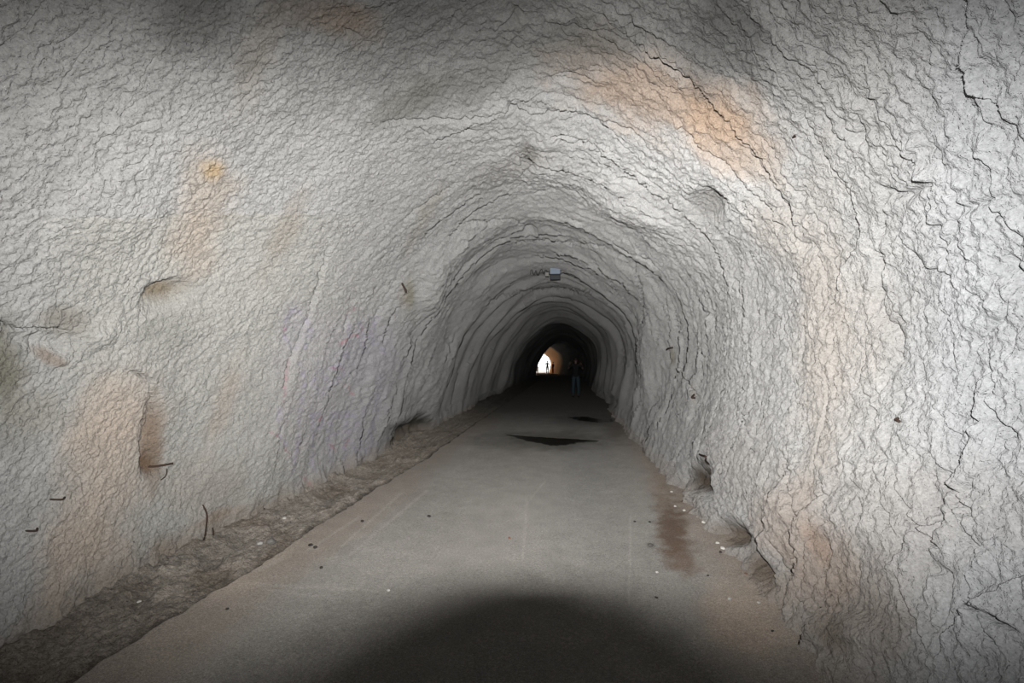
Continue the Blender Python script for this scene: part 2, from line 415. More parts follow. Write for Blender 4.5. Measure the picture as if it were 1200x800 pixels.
iL = int(np.argmin(np.abs(np.where(SU < AL[-1] / 2, PZ, 9) - 2.85)))
iR = int(np.argmin(np.abs(np.where(SU > AL[-1] / 2, PZ, 9) - 2.85)))
for nm, s0, s1 in (('wall_left', 0, iL + 1), ('ceiling', iL, iR + 1), ('wall_right', iR, NU)):
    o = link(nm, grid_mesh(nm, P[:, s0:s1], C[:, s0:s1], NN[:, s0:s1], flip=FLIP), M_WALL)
    tag(o, kind='structure')
VX, VY = project(P); VX = np.where((dgb > 1.3) & (dgb < 30), VX, -9999.)

def wall_at(px, py):
    """spot of the displaced wall that shows at a pixel: position and inward normal"""
    r2 = (VX - px) ** 2 + (VY - py) ** 2 + (dgb * .15) ** 2
    i = np.unravel_index(int(np.argmin(r2)), r2.shape)
    n = np.array([NX[i[1]], 0, NZ[i[1]]])
    return Vector(P[i]), Vector(n)

# unseen cap added behind the camera to keep the sky light out
bm = bmesh.new(); ring = [bm.verts.new((CU[i, 0] * 1.08, -8.6, CU[i, 1])) for i in range(0, 4000, 80)]
bm.faces.new(ring); bmesh.ops.triangulate(bm, faces=bm.faces[:])
me = bpy.data.meshes.new('light_cap_back'); bm.to_mesh(me); bm.free()
tag(link('light_cap_back', me, simple('cap_grey', (.22, .21, .2), .9, noise=.3, scale=3)), kind='structure')

# ------------------------------------------------------------------ floor and gutter
DF = np.concatenate([np.linspace(-9, 1.6, 24)[:-1], ladder(1.6, .0013, .4, 98)])
def edge_x(d):
    d = np.asarray(d, float)
    return -2.47 + .07 * gnoise(d / 1.3, 0 * d, 0 * d, 81) + .04 * gnoise(d / .3, 0 * d, 0 * d, 82) + .03 * gnoise(d / .11, 0 * d, 0 * d, 95) * sstep(14, 8, d) + .1 * sstep(5, 9, d) - .06 * sstep(4, 2.5, d)
NXF = 420
tf = np.linspace(0, 1, NXF)
XE = edge_x(DF)[:, None]
fx = XE + (2.35 - XE) * tf[None, :]
fd = np.broadcast_to(DF[:, None], fx.shape)
rut = -.012 * np.exp(-((fx + 1.45) / .35) ** 2) - .012 * np.exp(-((fx - .35) / .35) ** 2)
fz = rut + .010 * gnoise(fx / 1.1, fd / 1.6, 0 * fx, 83) + .003 * gnoise(fx / .25, fd / .25, 0 * fx, 84)
fz += .05 * sstep(.9, 1.5, fx + .15 * gnoise(fx / .8, fd / .5, 0 * fx + 4, 85)) * sstep(12, 3, fd)
wet = [(645, 516, 54, 6.5), (652, 518, 30, 5), (690, 491, 34, 5)]
fbase = np.stack([fx, fd, fz], -1)
FXX, FYY = project(fbase)
fz = np.where(tf[None, :] == 0, -.16, fz)
FP = np.stack([fx + bend(DF)[:, None], fd, fz + drop(DF)[:, None]], -1)
def fblob(cx, cy, rx, ry, ang=0, soft=.7, wob=.45, seed=0, sc_=.35):
    a = math.radians(ang); ca, sa = math.cos(a), math.sin(a)
    X = FXX - cx; Y = FYY - cy
    r = np.hypot((X * ca + Y * sa) / rx, (-X * sa + Y * ca) / ry)
    n = fbm(fx / sc_, fd / sc_, 0 * fx + seed * 2.3, 140 + seed, 4)
    return sstep(1 + soft * .5, 1 - soft, r + wob * n)
fn1 = fbm(fx / 1.1, fd / 1.5, 0 * fx, 86, 4); fn2 = fbm(fx / .2, fd / .3, 0 * fx, 87, 4)
FC = np.ones(fx.shape + (3,)) * np.array([.200, .191, .177])
FC *= (1 + .13 * fn1 + .10 * fn2)[..., None]
warm = sstep(.85, 1.35, fx + .2 * fn1) + sstep(-1.75, -2.25, fx + .2 * fn1)
FC = mixc(FC, (.21, .175, .145), .6 * np.clip(warm, 0, 1))
FC = mixc(FC, (.168, .166, .160), .5 * np.exp(-((fx - .2 + .1 * fn1) / .45) ** 2) * sstep(3, 6, fd))
for i, (cx, cy, rx, ry, ang, colr, st) in enumerate([
    (788,622,20,44,-8,(.085,.055,.038),.85), (800,655,18,24,-20,(.11,.075,.055),.7), (775,570,14,30,0,(.17,.13,.10),.5), (868,640,18,34,-35,(.16,.125,.095),.6),
    (815,580,22,20,0,(.20,.155,.12),.5), (640,516,85,13,0,(.085,.08,.07),.9), (690,491,44,8,0,(.07,.065,.06),.8), (720,505,16,10,20,(.10,.09,.08),.6),
    (480,560,50,24,-30,(.17,.155,.14),.35), (590,540,60,16,0,(.18,.17,.155),.4), (870,730,60,50,40,(.27,.215,.17),.6), (290,660,70,30,-30,(.33,.28,.235),.5), (763,638,6,5,0,(.12,.11,.1),.6)]):  # last patch is a shadow painted under the grey stone
    FC = mixc(FC, colr, st * fblob(cx, cy, rx, ry, ang, seed=i, wob=.45 if i > 3 else .75, sc_=.35 if i > 3 else .14))
for (x0, y0, x1, y1, w_) in [(612,655,618,590,1.1), (617,590,617,585,1.2), (617,590,640,562,.5), (737,705,739,606,1.0), (410,650,500,575,1.2), (400,640,470,578,1.0),
                            (300,685,420,690,1.4), (310,690,400,702,1.0), (360,645,420,606,1.0), (330,655,300,668,1.2)]:
    dx, dy = x1 - x0, y1 - y0
    t = np.clip(((FXX - x0) * dx + (FYY - y0) * dy) / (dx * dx + dy * dy + 1e-6), 0, 1)
    dist = np.hypot(FXX - x0 - t * dx + 1.2 * fn2, FYY - y0 - t * dy)
    FC = mixc(FC, (.27, .255, .235), .4 * sstep(2.2 * w_, .5 * w_, dist))
FC = mixc(FC, (.055, .052, .048), (.93) * sstep(9, 18, fd + 1.5 * fn1) * sstep(76, 71, fd))  # road colour darkened with depth, painting in the flash falloff
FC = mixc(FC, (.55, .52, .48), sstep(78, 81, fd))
FC = np.clip(FC, .02, .8)
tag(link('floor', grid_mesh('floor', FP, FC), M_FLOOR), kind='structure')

tg = np.linspace(0, 1, 170)
DG = DF[DF < 60]
XG = edge_x(DG)[:, None]
gx = -3.95 + (XG + .03 + 3.95) * tg[None, :]; gdp = np.broadcast_to(DG[:, None], gx.shape)
gn = fbm(gx / .30, gdp / .35, 0 * gx, 88, 4)
gl = np.abs(gnoise(gx / .13, gdp / .15, 0 * gx, 89))
gz = -.03 + .055 * gn + .07 * gl * sstep(-.2, .4, gnoise(gx / .5, gdp / .6, 0 * gx, 90)) + .02 * gnoise(gx / .05, gdp / .05, 0 * gx, 92)
gz += .10 * sstep(-2.85, -3.3, gx) - .05 * np.exp(-((gx - XG - .03) / .06) ** 2)
gz = np.minimum(gz, .035 + .12 * sstep(-2.7, -3.2, gx))
GP = np.stack([gx + bend(DG)[:, None], gdp, gz + drop(DG)[:, None]], -1)
GC = np.ones(gx.shape + (3,)) * np.array([.27, .243, .213]) * (1 + .35 * gn + .15 * gnoise(gx / .9, gdp / 1.2, 0 * gx, 93))[..., None]
GC = mixc(GC, (.17, .14, .11), .6 * sstep(.0, .5, gnoise(gx / .35, gdp / .5, 0 * gx, 94)))
GC = mixc(GC, (.32, .28, .235), .6 * sstep(5.5, 9, gdp) * sstep(20, 15, gdp))
GC = mixc(GC, (.11, .095, .08), .6 * sstep(4.2, 2.8, gdp + gn))
GC = mixc(GC, (.06, .05, .042), .85 * np.exp(-((gx - XG + .02) / (.045 + .03 * gn)) ** 2))
GC = mixc(GC, (.07, .068, .063), .8 * sstep(10, 22, gdp))  # gutter darkened with depth, like the road
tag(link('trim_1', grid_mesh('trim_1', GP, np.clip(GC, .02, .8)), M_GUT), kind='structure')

def floor_at(px, py):
    r2 = (FXX - px) ** 2 + (FYY - py) ** 2
    GX, GY = project(np.stack([gx, gdp, gz], -1))
    g2 = (GX - px) ** 2 + (GY - py) ** 2
    if r2.min() <= g2.min(): return Vector(FP[np.unravel_index(int(np.argmin(r2)), r2.shape)])
    return Vector(GP[np.unravel_index(int(np.argmin(g2)), g2.shape)])
def floor_z(x, d):
    i = int(np.argmin(np.abs(DF - d))); return float(np.interp(x, FP[i, :, 0], FP[i, :, 2]))

# ------------------------------------------------------------------ small mesh helpers
def tube(bm, pts, rad, seg=8, cap=True):
    pts = [Vector(p) for p in pts]
    rads = rad if isinstance(rad, (list, tuple)) else [rad] * len(pts)
    rings = []
    for i, p in enumerate(pts):
        t = (pts[min(i + 1, len(pts) - 1)] - pts[max(i - 1, 0)]).normalized()
        a = t.cross(Vector((0, 0, 1)) if abs(t.z) < .9 else Vector((1, 0, 0))).normalized(); b = t.cross(a)
        rings.append([bm.verts.new(p + (a * math.cos(k * 2 * math.pi / seg) + b * math.sin(k * 2 * math.pi / seg)) * rads[i]) for k in range(seg)])
    for r0, r1 in zip(rings, rings[1:]):
        for k in range(seg): bm.faces.new((r0[k], r0[(k + 1) % seg], r1[(k + 1) % seg], r1[k]))
    if cap: bm.faces.new(rings[0][::-1]); bm.faces.new(rings[-1])
def box(bm, c, s, bev=0, mat=None):
    r = bmesh.ops.create_cube(bm, size=1)
    vs = r['verts']
    for v in vs: v.co = Vector((v.co.x * s[0], v.co.y * s[1], v.co.z * s[2]))
    if bev:
        es = list({e for v in vs for e in v.link_edges})
        rr = bmesh.ops.bevel(bm, geom=es, offset=bev, segments=2, affect='EDGES', profile=.5)
        vs = list({v for f in rr['faces'] for v in f.verts} | {v for v in vs if v.is_valid})
    for v in vs:
        if mat: v.co = mat @ v.co
        v.co += Vector(c)
def build(name, bm, m, parent=None, smooth=False):
    bmesh.ops.recalc_face_normals(bm, faces=bm.faces[:])
    me = bpy.data.meshes.new(name); bm.to_mesh(me); bm.free()
    if smooth: me.polygons.foreach_set('use_smooth', [True] * len(me.polygons))
    return link(name, me, m, parent)

# ------------------------------------------------------------------ puddles
M_WATER, _nt, _N, _L, _b = nodes_of('dirty_water')
_b.inputs['Base Color'].default_value = (.05, .048, .04, 1); _b.inputs['Roughness'].default_value = .12
_b.inputs['IOR'].default_value = 1.33
def puddle(pts_px, label):
    pts = [floor_at(*p) for p in pts_px]
    zc = max(p.z for p in pts) + .004
    c = sum(pts, Vector()) / len(pts)
    root_loc = (c.x, c.y, zc - .012)
    bm = bmesh.new(); n = 72; lo = []; hi = []; mid_ = []
    loop = np.array([(p.x - c.x, p.y - c.y) for p in pts]); m_ = len(loop)
    loop = np.concatenate([loop[-1:], loop, loop[:2]])
    cur = catmull(loop, 1 + np.arange(n) * m_ / n)
    for k in range(n):
        x, y = cur[k] * (1 + .05 * math.sin(1.7 * k) + .04 * math.sin(.6 * k + 1))
        lo.append(bm.verts.new((x, y, 0))); mid_.append(bm.verts.new((x * .985, y * .985, .009))); hi.append(bm.verts.new((x * .95, y * .95, .012)))
    for r0, r1 in ((lo, mid_), (mid_, hi)):
        for k in range(n): bm.faces.new((r0[k], r0[(k + 1) % n], r1[(k + 1) % n], r1[k]))
    bm.faces.new(hi); bm.faces.new(lo[::-1])
    o = build('puddle', bm, M_WATER); o.location = root_loc
    tag(o, label, 'puddle')
puddle([(596,510.5),(620,511),(650,513),(680,515.5),(700,517),(676,519),(655,522),(638,521),(618,516)], 'nearer, larger dark puddle, a long thin streak across the middle of the road')
puddle([(667,489),(686,489),(700,491),(716,490.5),(718,494),(702,495),(684,494)], 'farther dark puddle near the right wall, beyond the long thin one')

# ------------------------------------------------------------------ ceiling floodlight
M_HOUS = simple('painted_grey_metal', (.30, .35, .43), .45, .25, noise=.08, scale=30, spec=.5)
M_DARK = simple('black_rubber', (.03, .03, .032), .6, noise=.1)
M_GLASSL = simple('lamp_glass', (.10, .11, .12), .15, 0, spec=.6)
M_CLIP = simple('galvanised_clip', (.62, .66, .68), .4, .4)
dl = 11.2
FLX, FLZ = (651 - VPX) / F * dl, CAMZ + (HOR - 318) / F * dl
i_d = int(np.argmin(np.abs(D - dl))); jj = np.argmin(np.abs(P[i_d, iL:iR, 0] - FLX)) + iL
ceil_z = float(P[i_d - 4:i_d + 5, jj - 85:jj + 30, 2].min())
print('ceiling over lamp', ceil_z, 'lamp', FLZ)
lamp = empty('floodlight', (FLX, dl, FLZ - .18)); lamp.scale = (.88, 1, 1.2)
tag(lamp, 'grey floodlight with a black rim hanging from the tunnel ceiling', 'light')
tilt = Matrix.Rotation(math.radians(-20), 3, 'X')
bm = bmesh.new()
# housing: back shell, narrower at the top, with cooling fins; its rear faces the camera
prof = [(-.105, .17), (-.125, .09), (-.125, -.06), (-.12, -.085), (.12, -.085), (.125, -.06), (.125, .09), (.105, .17)]
f0 = [bm.verts.new(tilt @ Vector((x, -.06 + (.02 if z > .1 else 0), z))) for x, z in prof]
f1_ = [bm.verts.new(tilt @ Vector((x, .06, z))) for x, z in prof]
bm.faces.new(f0); bm.faces.new(f1_[::-1])
for q in range(len(prof)): bm.faces.new((f0[q], f1_[q], f1_[(q + 1) % len(prof)], f0[(q + 1) % len(prof)]))
bmesh.ops.bevel(bm, geom=bm.edges[:], offset=.008, segments=2, affect='EDGES')
build('housing', bm, M_HOUS, lamp).location = (0, 0, .15)
for q in range(6):
    bm = bmesh.new(); box(bm, (0, 0, 0), (.008, .018, .19), .002, tilt)
    o = build('cooling_fin', bm, M_HOUS, lamp); o.location = Vector((0, 0, .15)) + tilt @ Vector((-.075 + .03 * q, -.066, .03))
bm = bmesh.new(); box(bm, (0, 0, 0), (.255, .17, .018), .006, tilt); box(bm, tilt @ Vector((0, -.078, -.012)), (.255, .014, .03), .004, tilt)
for sx in (-1, 1): box(bm, tilt @ Vector((sx * .121, 0, -.012)), (.014, .17, .03), .004, tilt)
box(bm, tilt @ Vector((0, .078, -.012)), (.255, .014, .03), .004, tilt)
rim = build('front_rim', bm, M_DARK, lamp); rim.location = Vector((0, 0, .15)) + tilt @ Vector((0, 0, -.097))
bm = bmesh.new(); box(bm, (0, 0, 0), (.225, .14, .008), .002, tilt)
g = build('glass_pane', bm, M_GLASSL, lamp); g.location = Vector((0, 0, .15)) + tilt @ Vector((0, 0, -.115))
for sx in (-1, 1):
    bm = bmesh.new(); box(bm, (0, 0, 0), (.018, .05, .022), .004)
    build('clip', bm, M_CLIP, lamp).location = Vector((sx * .075, -.005, .30))
    bm = bmesh.new(); tube(bm, [(sx * .12, 0, .16), (sx * .148, 0, .16)], .014, 10)
    build('pivot_bolt', bm, M_DARK, lamp)
bm = bmesh.new(); top = (ceil_z - (FLZ - .18)) / 1.2 - .004
for sx in (-1, 1): box(bm, (sx * .142, 0, (.15 + top) / 2), (.006, .03, top - .13))
box(bm, (0, 0, top - .04), (.29, .03, .008))
tube(bm, [(0, 0, top - .04), (0, 0, top)], .012, 8)
build('bracket', bm, M_DARK, lamp)
bm = bmesh.new(); box(bm, (-.20, .0, .10), (.09, .06, .07), .008)
build('junction_box', bm, simple('old_grey_plastic', (.20, .195, .18), .7, noise=.2), lamp)
bm = bmesh.new()
pts = [(-.12, 0, .13), (-.17, 0, .11), (-.2, -.02, .16), (-.25, -.02, .17), (-.29, -.02, .12), (-.33, -.02, .19), (-.37, -.02, .17), (-.41, -.02, .10), (-.45, -.02, .11), (-.48, -.02, .17), (-.52, -.02, .10), (-.56, 0, .14), (-.60, .02, .22), (-.62, .05, top - .04)]
sp = catmull(np.array(pts), np.linspace(0, len(pts) - 1.001, 90)); tube(bm, [tuple(p) for p in sp], .009, 6)
build('cable', bm, M_DARK, lamp, True)

# lamp far down the bore, above the mouth
x_, d_ = (642.5 - VPX) / F * 66, 66
i_d = int(np.argmin(np.abs(D - d_))); jj = np.argmin(np.abs(P[i_d, iL:iR, 0] - x_)) + iL
cz = float(P[i_d - 2:i_d + 3, jj - 30:jj + 31, 2].min())
fl = empty('bulkhead_lamp', (x_, d_, cz - .172)); tag(fl, 'tiny lit white lamp on the ceiling above the bright far mouth', 'light')
bm = bmesh.new(); box(bm, (0, 0, .12), (.34, .2, .10), .02); build('lamp_base', bm, M_HOUS, fl)
bm = bmesh.new(); bmesh.ops.create_uvsphere(bm, u_segments=16, v_segments=8, radius=1)
for v in bm.verts: v.co = Vector((v.co.x * .15, v.co.y * .09, v.co.z * .07 + .06))
build('diffuser', bm, simple('lit_diffuser', (.8, .8, .8), .4, emit=((1, .95, .88), .8)), fl, True)

# ------------------------------------------------------------------ iron bits sticking out of the walls
M_RUST = simple('rusty_iron', (.05, .032, .024), .85, .1, noise=.4, scale=60)
def bar(name, pix, rad, label, cat, off=.025, group=None):
    """a bent bar that runs over the wall through the given pixels, standing off it"""
    pts = []
    for k, p in enumerate(pix):
        q, n = wall_at(p[0], p[1]); o_ = p[2] if len(p) > 2 else off
        pts.append(q + n * o_)
    c = pts[0].copy(); dense = catmull(np.array([tuple(p - c) for p in pts]), np.linspace(0, len(pts) - 1.001, max(2, 6 * (len(pts) - 1))))
    bm = bmesh.new(); tube(bm, [tuple(p) for p in dense], rad, 7)
    o = build(name, bm, M_RUST, None, True); o.location = c
    return tag(o, label, cat, group)
bar('reinforcing_bar', [(172,547,-.03), (178,545,.03), (196,541,.05)], .008, 'dark rusty bar end jutting sideways from the brown fissure on the left wall', 'bar')
bar('wire', [(191,548,.03), (190,556,.03), (188,563,.0)], .004, 'short thin wire hanging just under the rusty bar end on the left wall', 'wire')
bar('reinforcing_bar', [(237,592,.0), (237,602,.04), (235,622,.05), (235,636,.03), (241,637,.03), (247,628,.02), (249,618,.0)], .007, 'long upright rusty rod bent into a hook at the foot of the left wall', 'bar')
bar('reinforcing_bar', [(309,595,.01), (307,606,.04), (304,614,.02)], .006, 'short upright rusty rod at the wall foot, between hooked rod and painted scrawl', 'bar')
bar('reinforcing_bar', [(58,585,-.01), (66,583,.03), (74,582,.01)], .006, 'small dark iron end on the orange patch low on the left wall', 'bar')
bar('reinforcing_bar', [(30,622,-.01), (36,620,.03), (42,618,.01)], .006, 'small dark iron end lowest and nearest on the left wall', 'bar')
bar('hook', [(471,331,-.02), (470,334,.06), (471,337,.07), (474,338,.02)], .014, 'small dark hook above the olive stain on the far left wall', 'hook')
bar('reinforcing_bar', [(781,410,.0), (786,408,.05), (792,407,.06)], .014, 'T shaped dark iron end above a small olive stain on the right wall', 'bar')
bar('reinforcing_bar', [(814,463,-.01), (815,466,.04), (817,467,.02)], .014, 'stubby dark iron end under a pale drip on the right wall', 'bar')
bar('reinforcing_bar', [(819,532,.0), (826,534,.04), (831,536,.03)], .010, 'sideways dark iron end low on the right wall above the brown hollow', 'bar')
bar('reinforcing_bar', [(832,538,.04), (831,541,.04), (831,544,.0)], .009, 'short drooping iron end just below the sideways one on the right wall', 'bar')
bar('reinforcing_bar', [(1054,494,.0), (1055,492,.02), (1057,490,.015)], .007, 'black stub alone in the pale middle of the right wall', 'bar')
bar('wire', [(932,160,.0), (934,157,.03), (936,153,.03)], .004, 'black wire end beside the orange stain high on the right', 'wire')

# ------------------------------------------------------------------ loose stones and scraps
M_PALE = simple('pale_stone', (.66, .64, .60), .85, noise=.12, scale=60)
M_STONE = simple('grey_stone', (.20, .19, .18), .9, noise=.25, scale=60)
M_BLACK = simple('dark_stone', (.045, .042, .04), .85, noise=.3, scale=60)
M_RED = simple('reddish_stone', (.20, .09, .06), .85, noise=.3, scale=60)
def rock(seed, s):
    bm = bmesh.new(); bmesh.ops.create_icosphere(bm, subdivisions=3, radius=1)
    rs = np.random.RandomState(seed); pl = rs.normal(size=(9, 3)); pl /= np.linalg.norm(pl, axis=1)[:, None]; dist = rs.uniform(.55, .9, 9)
    for v in bm.verts:
        p = np.array(v.co)
        for n, dd in zip(pl, dist):
            e = p @ n - dd
            if e > 0: p = p - n * e * .92
        v.co = Vector((p[0] * s[0], p[1] * s[1], p[2] * s[2]))
    zmin = min(v.co.z for v in bm.verts)
    for v in bm.verts: v.co.z -= zmin
    return bm
STN = [  # pixel, size in pixels, material, name, label
 (787,576,4,'p','pebble','white pebble at the right roadside, farthest of the white ones there'),
 (791,592,3.5,'p','pebble','left pebble of the white pair beside the top of the brown road stain'),
 (802,597,4.5,'p','pebble','right pebble of the white pair beside the top of the brown road stain'),
 (825,611,5,'p','pebble','flat white pebble alone on the brown dirt before the right wall hollow'),
 (841,636,4.5,'p','pebble','smaller white pebble of the pair at the foot of the right wall'),
 (846,641,6,'p','pebble','larger white pebble of the pair at the foot of the right wall'),
 (844,646,4,'b','pebble','dark pebble just below the white pair by the right wall foot'),
 (829,674,3.5,'b','pebble','dark pebble alone on the brown dirt right of the road stain'),
 (874,671,3.5,'r','pebble','brown pebble close to the long hollow at the right wall foot'),
 (855,702,5,'g','pebble','grey pebble on the right dirt strip, halfway to the bottom edge'),
 (890,706,5,'g','pebble','grey pebble touching the right wall foot near the bottom'),
 (905,738,4,'b','pebble','dark pebble nearest the bottom right of the dirt strip'),
 (770,670,3.5,'p','pebble','white pebble on the road below the brown stain'),
 (770,700,4.5,'b','pebble','black pebble on the road right of the camera shadow'),
 (763,638,8,'d','stone','grey stone lying on the road left of the brown stain'),
 (744,610,3.5,'b','pebble','left pebble of two dark ones in the middle distance right of centre'),
 (762,611,3.5,'b','pebble','right pebble of two dark ones in the middle distance right of centre'),
 (597,629,4.5,'r','pebble','reddish pebble in the middle of the road above the camera shadow'),
 (503,604,5,'b','pebble','dark pebble left of the road centre'),
 (424,610,5,'b','pebble','dark pebble on the road close to the gutter edge below the scrawl'),
 (456,691,4,'p','pebble','white pebble on the road at the left of the camera shadow'),
 (364,638,6,'b','stone','black stone on the road, left one of a touching pair by the gutter'),
 (370,641,6,'b','stone','black stone on the road, right one of a touching pair by the gutter'),
 (376,664,5,'b','pebble','small dark pebble on the road below the pair of black stones'),
 (266,712,5,'b','pebble','dark pebble on the road nearest to the lower left'),
 (334,607,5,'p','pebble','white pebble in the gutter beside the short upright rod'),
 (304,638,9,'g','stone','pale grey stone lying in the rough left gutter'),
 (318,636,14,'s','stone','large flat grey stone half buried in the rough left gutter'),
 (163,706,5,'p','pebble','white pebble in the dark near part of the left gutter'),
 (781,551,5,'p','scrap','larger white scrap at the right wall foot beyond the hollow'),
 (775,541,3.5,'p','scrap','smaller white scrap at the right wall foot beyond the hollow'),
]
MM = {'g': simple('light_grey_stone', (.42, .41, .39), .9, noise=.2, scale=60), 'd': simple('dull_stone', (.10, .095, .09), .9, noise=.2, scale=60), 'p': M_PALE, 's': M_STONE, 'b': M_BLACK, 'r': M_RED}
for q, (x, y, s, mt, nm, lb) in enumerate(STN):
    p = floor_at(x, y + s * .25); mpp = p.y / F * .5
    flat = .55 if nm != 'scrap' else .3
    o = build(nm, rock(q + 5, (s * mpp * 1.05, s * mpp * .9, s * mpp * flat)), MM[mt], None)
    o.location = (p.x, p.y, p.z + (.25 if p.x < -2.35 else -.1) * s * mpp); o.rotation_euler = (0, 0, random.uniform(0, 6.28))
    tag(o, lb, 'stone' if nm != 'scrap' else 'litter', 'loose stones on the road' if nm != 'scrap' else None)

# ------------------------------------------------------------------ people
def skin_mesh(name, chains, m, parent, sub=2):
    """chains: lists of (x, y, z, radius) whose first point may coincide with a point already laid"""
    verts, edges, rad, roots = [], [], [], []
    for ch in chains:
        prev = None
        for q, (x, y, z, r) in enumerate(ch):
            v = Vector((x, y, z)); hit = next((i for i, u in enumerate(verts) if (u - v).length < 1e-5), None)
            if hit is None:
                verts.append(v); rad.append(r); hit = len(verts) - 1
                if q == 0: roots.append(hit)
            if prev is not None: edges.append((prev, hit))
            prev = hit
    me = bpy.data.meshes.new(name); me.from_pydata([tuple(v) for v in verts], edges, [])
    o = link(name, me, m, parent)
    sk = o.modifiers.new('skin', 'SKIN'); sk.use_smooth_shade = True; sk.branch_smoothing = .4
    lay = me.skin_vertices[0].data
    for i, r in enumerate(rad):
        lay[i].radius = r if isinstance(r, tuple) else (r, r); lay[i].use_root = i in roots
    s = o.modifiers.new('subsurf', 'SUBSURF'); s.levels = sub; s.render_levels = sub
    return o

M_SKIN = simple('skin', (.45, .29, .21), .6, noise=.06)
M_SKINP = simple('dimmed_skin', (.10, .07, .055), .6, noise=.06)  # skin colour darkened to stand in for weak light
M_HAIR = simple('dark_hair', (.02, .015, .012), .6, noise=.3, scale=120)
M_JEANS = simple('dimmed_blue_denim', (.028, .045, .058), .9, noise=.12, scale=200)  # light blue denim, darkened in colour for the gloom around it
M_BLACKC = simple('black_cloth', (.010, .010, .011), .9, noise=.2, scale=150)
M_MAROON = simple('maroon_cloth', (.03, .006, .009), .9, noise=.2, scale=150)
M_REDC = simple('red_cloth', (.20, .02, .02), .9, noise=.2, scale=150)
M_WHITEC = simple('white_cloth', (.75, .73, .70), .9, noise=.06, scale=150)
M_SHOE = simple('dark_shoe', (.02, .018, .016), .7, noise=.2)

def person(loc, rz, hgt, arms, legs, top, trousers, label, skin=M_SKIN, lean=0.0, hair_long=False):
    """faces local -y; arms: (elbow, wrist) offsets per side; legs: (knee, ankle) offsets per side"""
    root = empty('person', loc, rz); tag(root, label, 'person', None)
    root.scale = (hgt / 1.75,) * 3
    L = lambda z: lean * max(0, z - .9)
    hip = (0, 0, .95); chest = (L(1.28), 0, 1.28); neck = (L(1.5), 0, 1.48); sh = 1.42
    chains = [[(*hip, .115), (L(1.1), 0, 1.1, .095), (*chest, .12), (*neck, .058), (L(1.56), -.01, 1.56, .056), (L(1.63), -.015, 1.63, (.078, .092)), (L(1.70), -.005, 1.70, (.070, .084))],
              [(L(1.63), -.015, 1.63, .08), (L(1.62), -.105, 1.615, .016)]]
    tops = [[(0, 0, .88, .160), (0, 0, .97, .162), (L(1.1), 0, 1.1, .142), (*chest, .162), (L(1.44), 0, 1.44, .10), (L(1.50), 0, 1.50, .068)]]
    jeans = [[(0, 0, 1.12, .12), (0, 0, .93, .150)]]
    shoes = []
    for s_ in (-1, 1):
        kn, an = legs[s_]
        hp = (s_ * .09, 0, .90); K = (s_ * .10 + kn[0], kn[1], .50 + kn[2]); A = (s_ * .10 + an[0], an[1], .09 + an[2])
        chains.append([(*hip, .115), (*hp, .085), (*K, .056), (A[0], A[1], A[2] + .22, .054), (*A, .036), (A[0], A[1] - .10, A[2] - .05, .034)])
        jeans.append([(0, 0, .93, .150), (*hp, .108), (hp[0] * .5 + K[0] * .5, hp[1] * .5 + K[1] * .5, .70, .092), (*K, .076), (A[0], A[1], A[2] + .20, .068), (A[0], A[1] + .005, A[2] + .01, .066)])
        shoes.append((A, s_))
        S = (L(sh) + s_ * .19, 0, sh); el, wr = arms[s_]
        E = (S[0] + el[0], el[1], sh + el[2]); Wp = (E[0] + wr[0], E[1] + wr[1], E[2] + wr[2])
        dv = (Vector(Wp) - Vector(E)).normalized()
        side_v = dv.cross(Vector((0, 1, .3))).normalized()
        nrm_v = dv.cross(side_v)
        palm = Vector(Wp) + dv * .07
        chains.append([(*chest, .12), (L(sh) + s_ * .10, 0, sh, .07), (*S, .055), (*E, .040), (*Wp, .027), (*palm, (.040, .020))])
        for q, (off, ln) in enumerate(((-.030, .070), (-.010, .080), (.010, .075), (.028, .058))):
            b0 = palm - dv * .015 + side_v * off; b1 = palm + dv * (.015 + ln * .5) + side_v * off * 1.15; b2 = b1 + dv * ln * .45 + nrm_v * .02
            chains.append([(*b0, .009), (*b1, .009), (*b2, .008)])
        t0 = Vector(Wp) + dv * .03; t1 = t0 + side_v * (-.045) + dv * .02; t2 = t1 + dv * .035 - side_v * .01
        chains.append([(*t0, .011), (*t1, .011), (*t2, .009)])
        mid_e = tuple((a * .35 + b * .65) for a, b in zip(S, E))
        tops.append([(*chest, .162), (L(sh) + s_ * .10, 0, sh + .005, .08), (*S, .070), (*mid_e, .060)])
        chains.append([(L(1.63), -.015, 1.63, .08), (L(1.63) + s_ * .088, 0, 1.625, .016)])
    skin_mesh('body', chains, skin, root)
    skin_mesh('shirt', tops, top, root)
    skin_mesh('trousers', jeans, trousers, root)
    for A, s_ in shoes:
        bm = bmesh.new(); bmesh.ops.create_uvsphere(bm, u_segments=16, v_segments=10, radius=1)
        for v in bm.verts:
            w_ = .048 if v.co.y < 0 else .040
            z = v.co.z * (.05 if v.co.z > 0 and v.co.y > -.3 else .035)
            v.co = Vector((A[0] + v.co.x * w_, A[1] - .055 + v.co.y * .14, max(A[2] - .055 + z, A[2] - .09)))
        build('shoe', bm, M_SHOE, root, True)
    bm = bmesh.new(); bmesh.ops.create_uvsphere(bm, u_segments=20, v_segments=14, radius=1)
    for v in bm.verts:
        p = v.co.copy(); lim = -.15 if p.y > -.2 else .35
        if p.z < lim: p.z = lim + (p.z - lim) * (.9 if (hair_long and p.y > 0) else .12)
        v.co = Vector((L(1.66) + p.x * .094, .012 + p.y * .108, 1.665 + p.z * (.112 if p.z > 0 else .2)))
    build('hair', bm, M_HAIR, root, True)
    return root

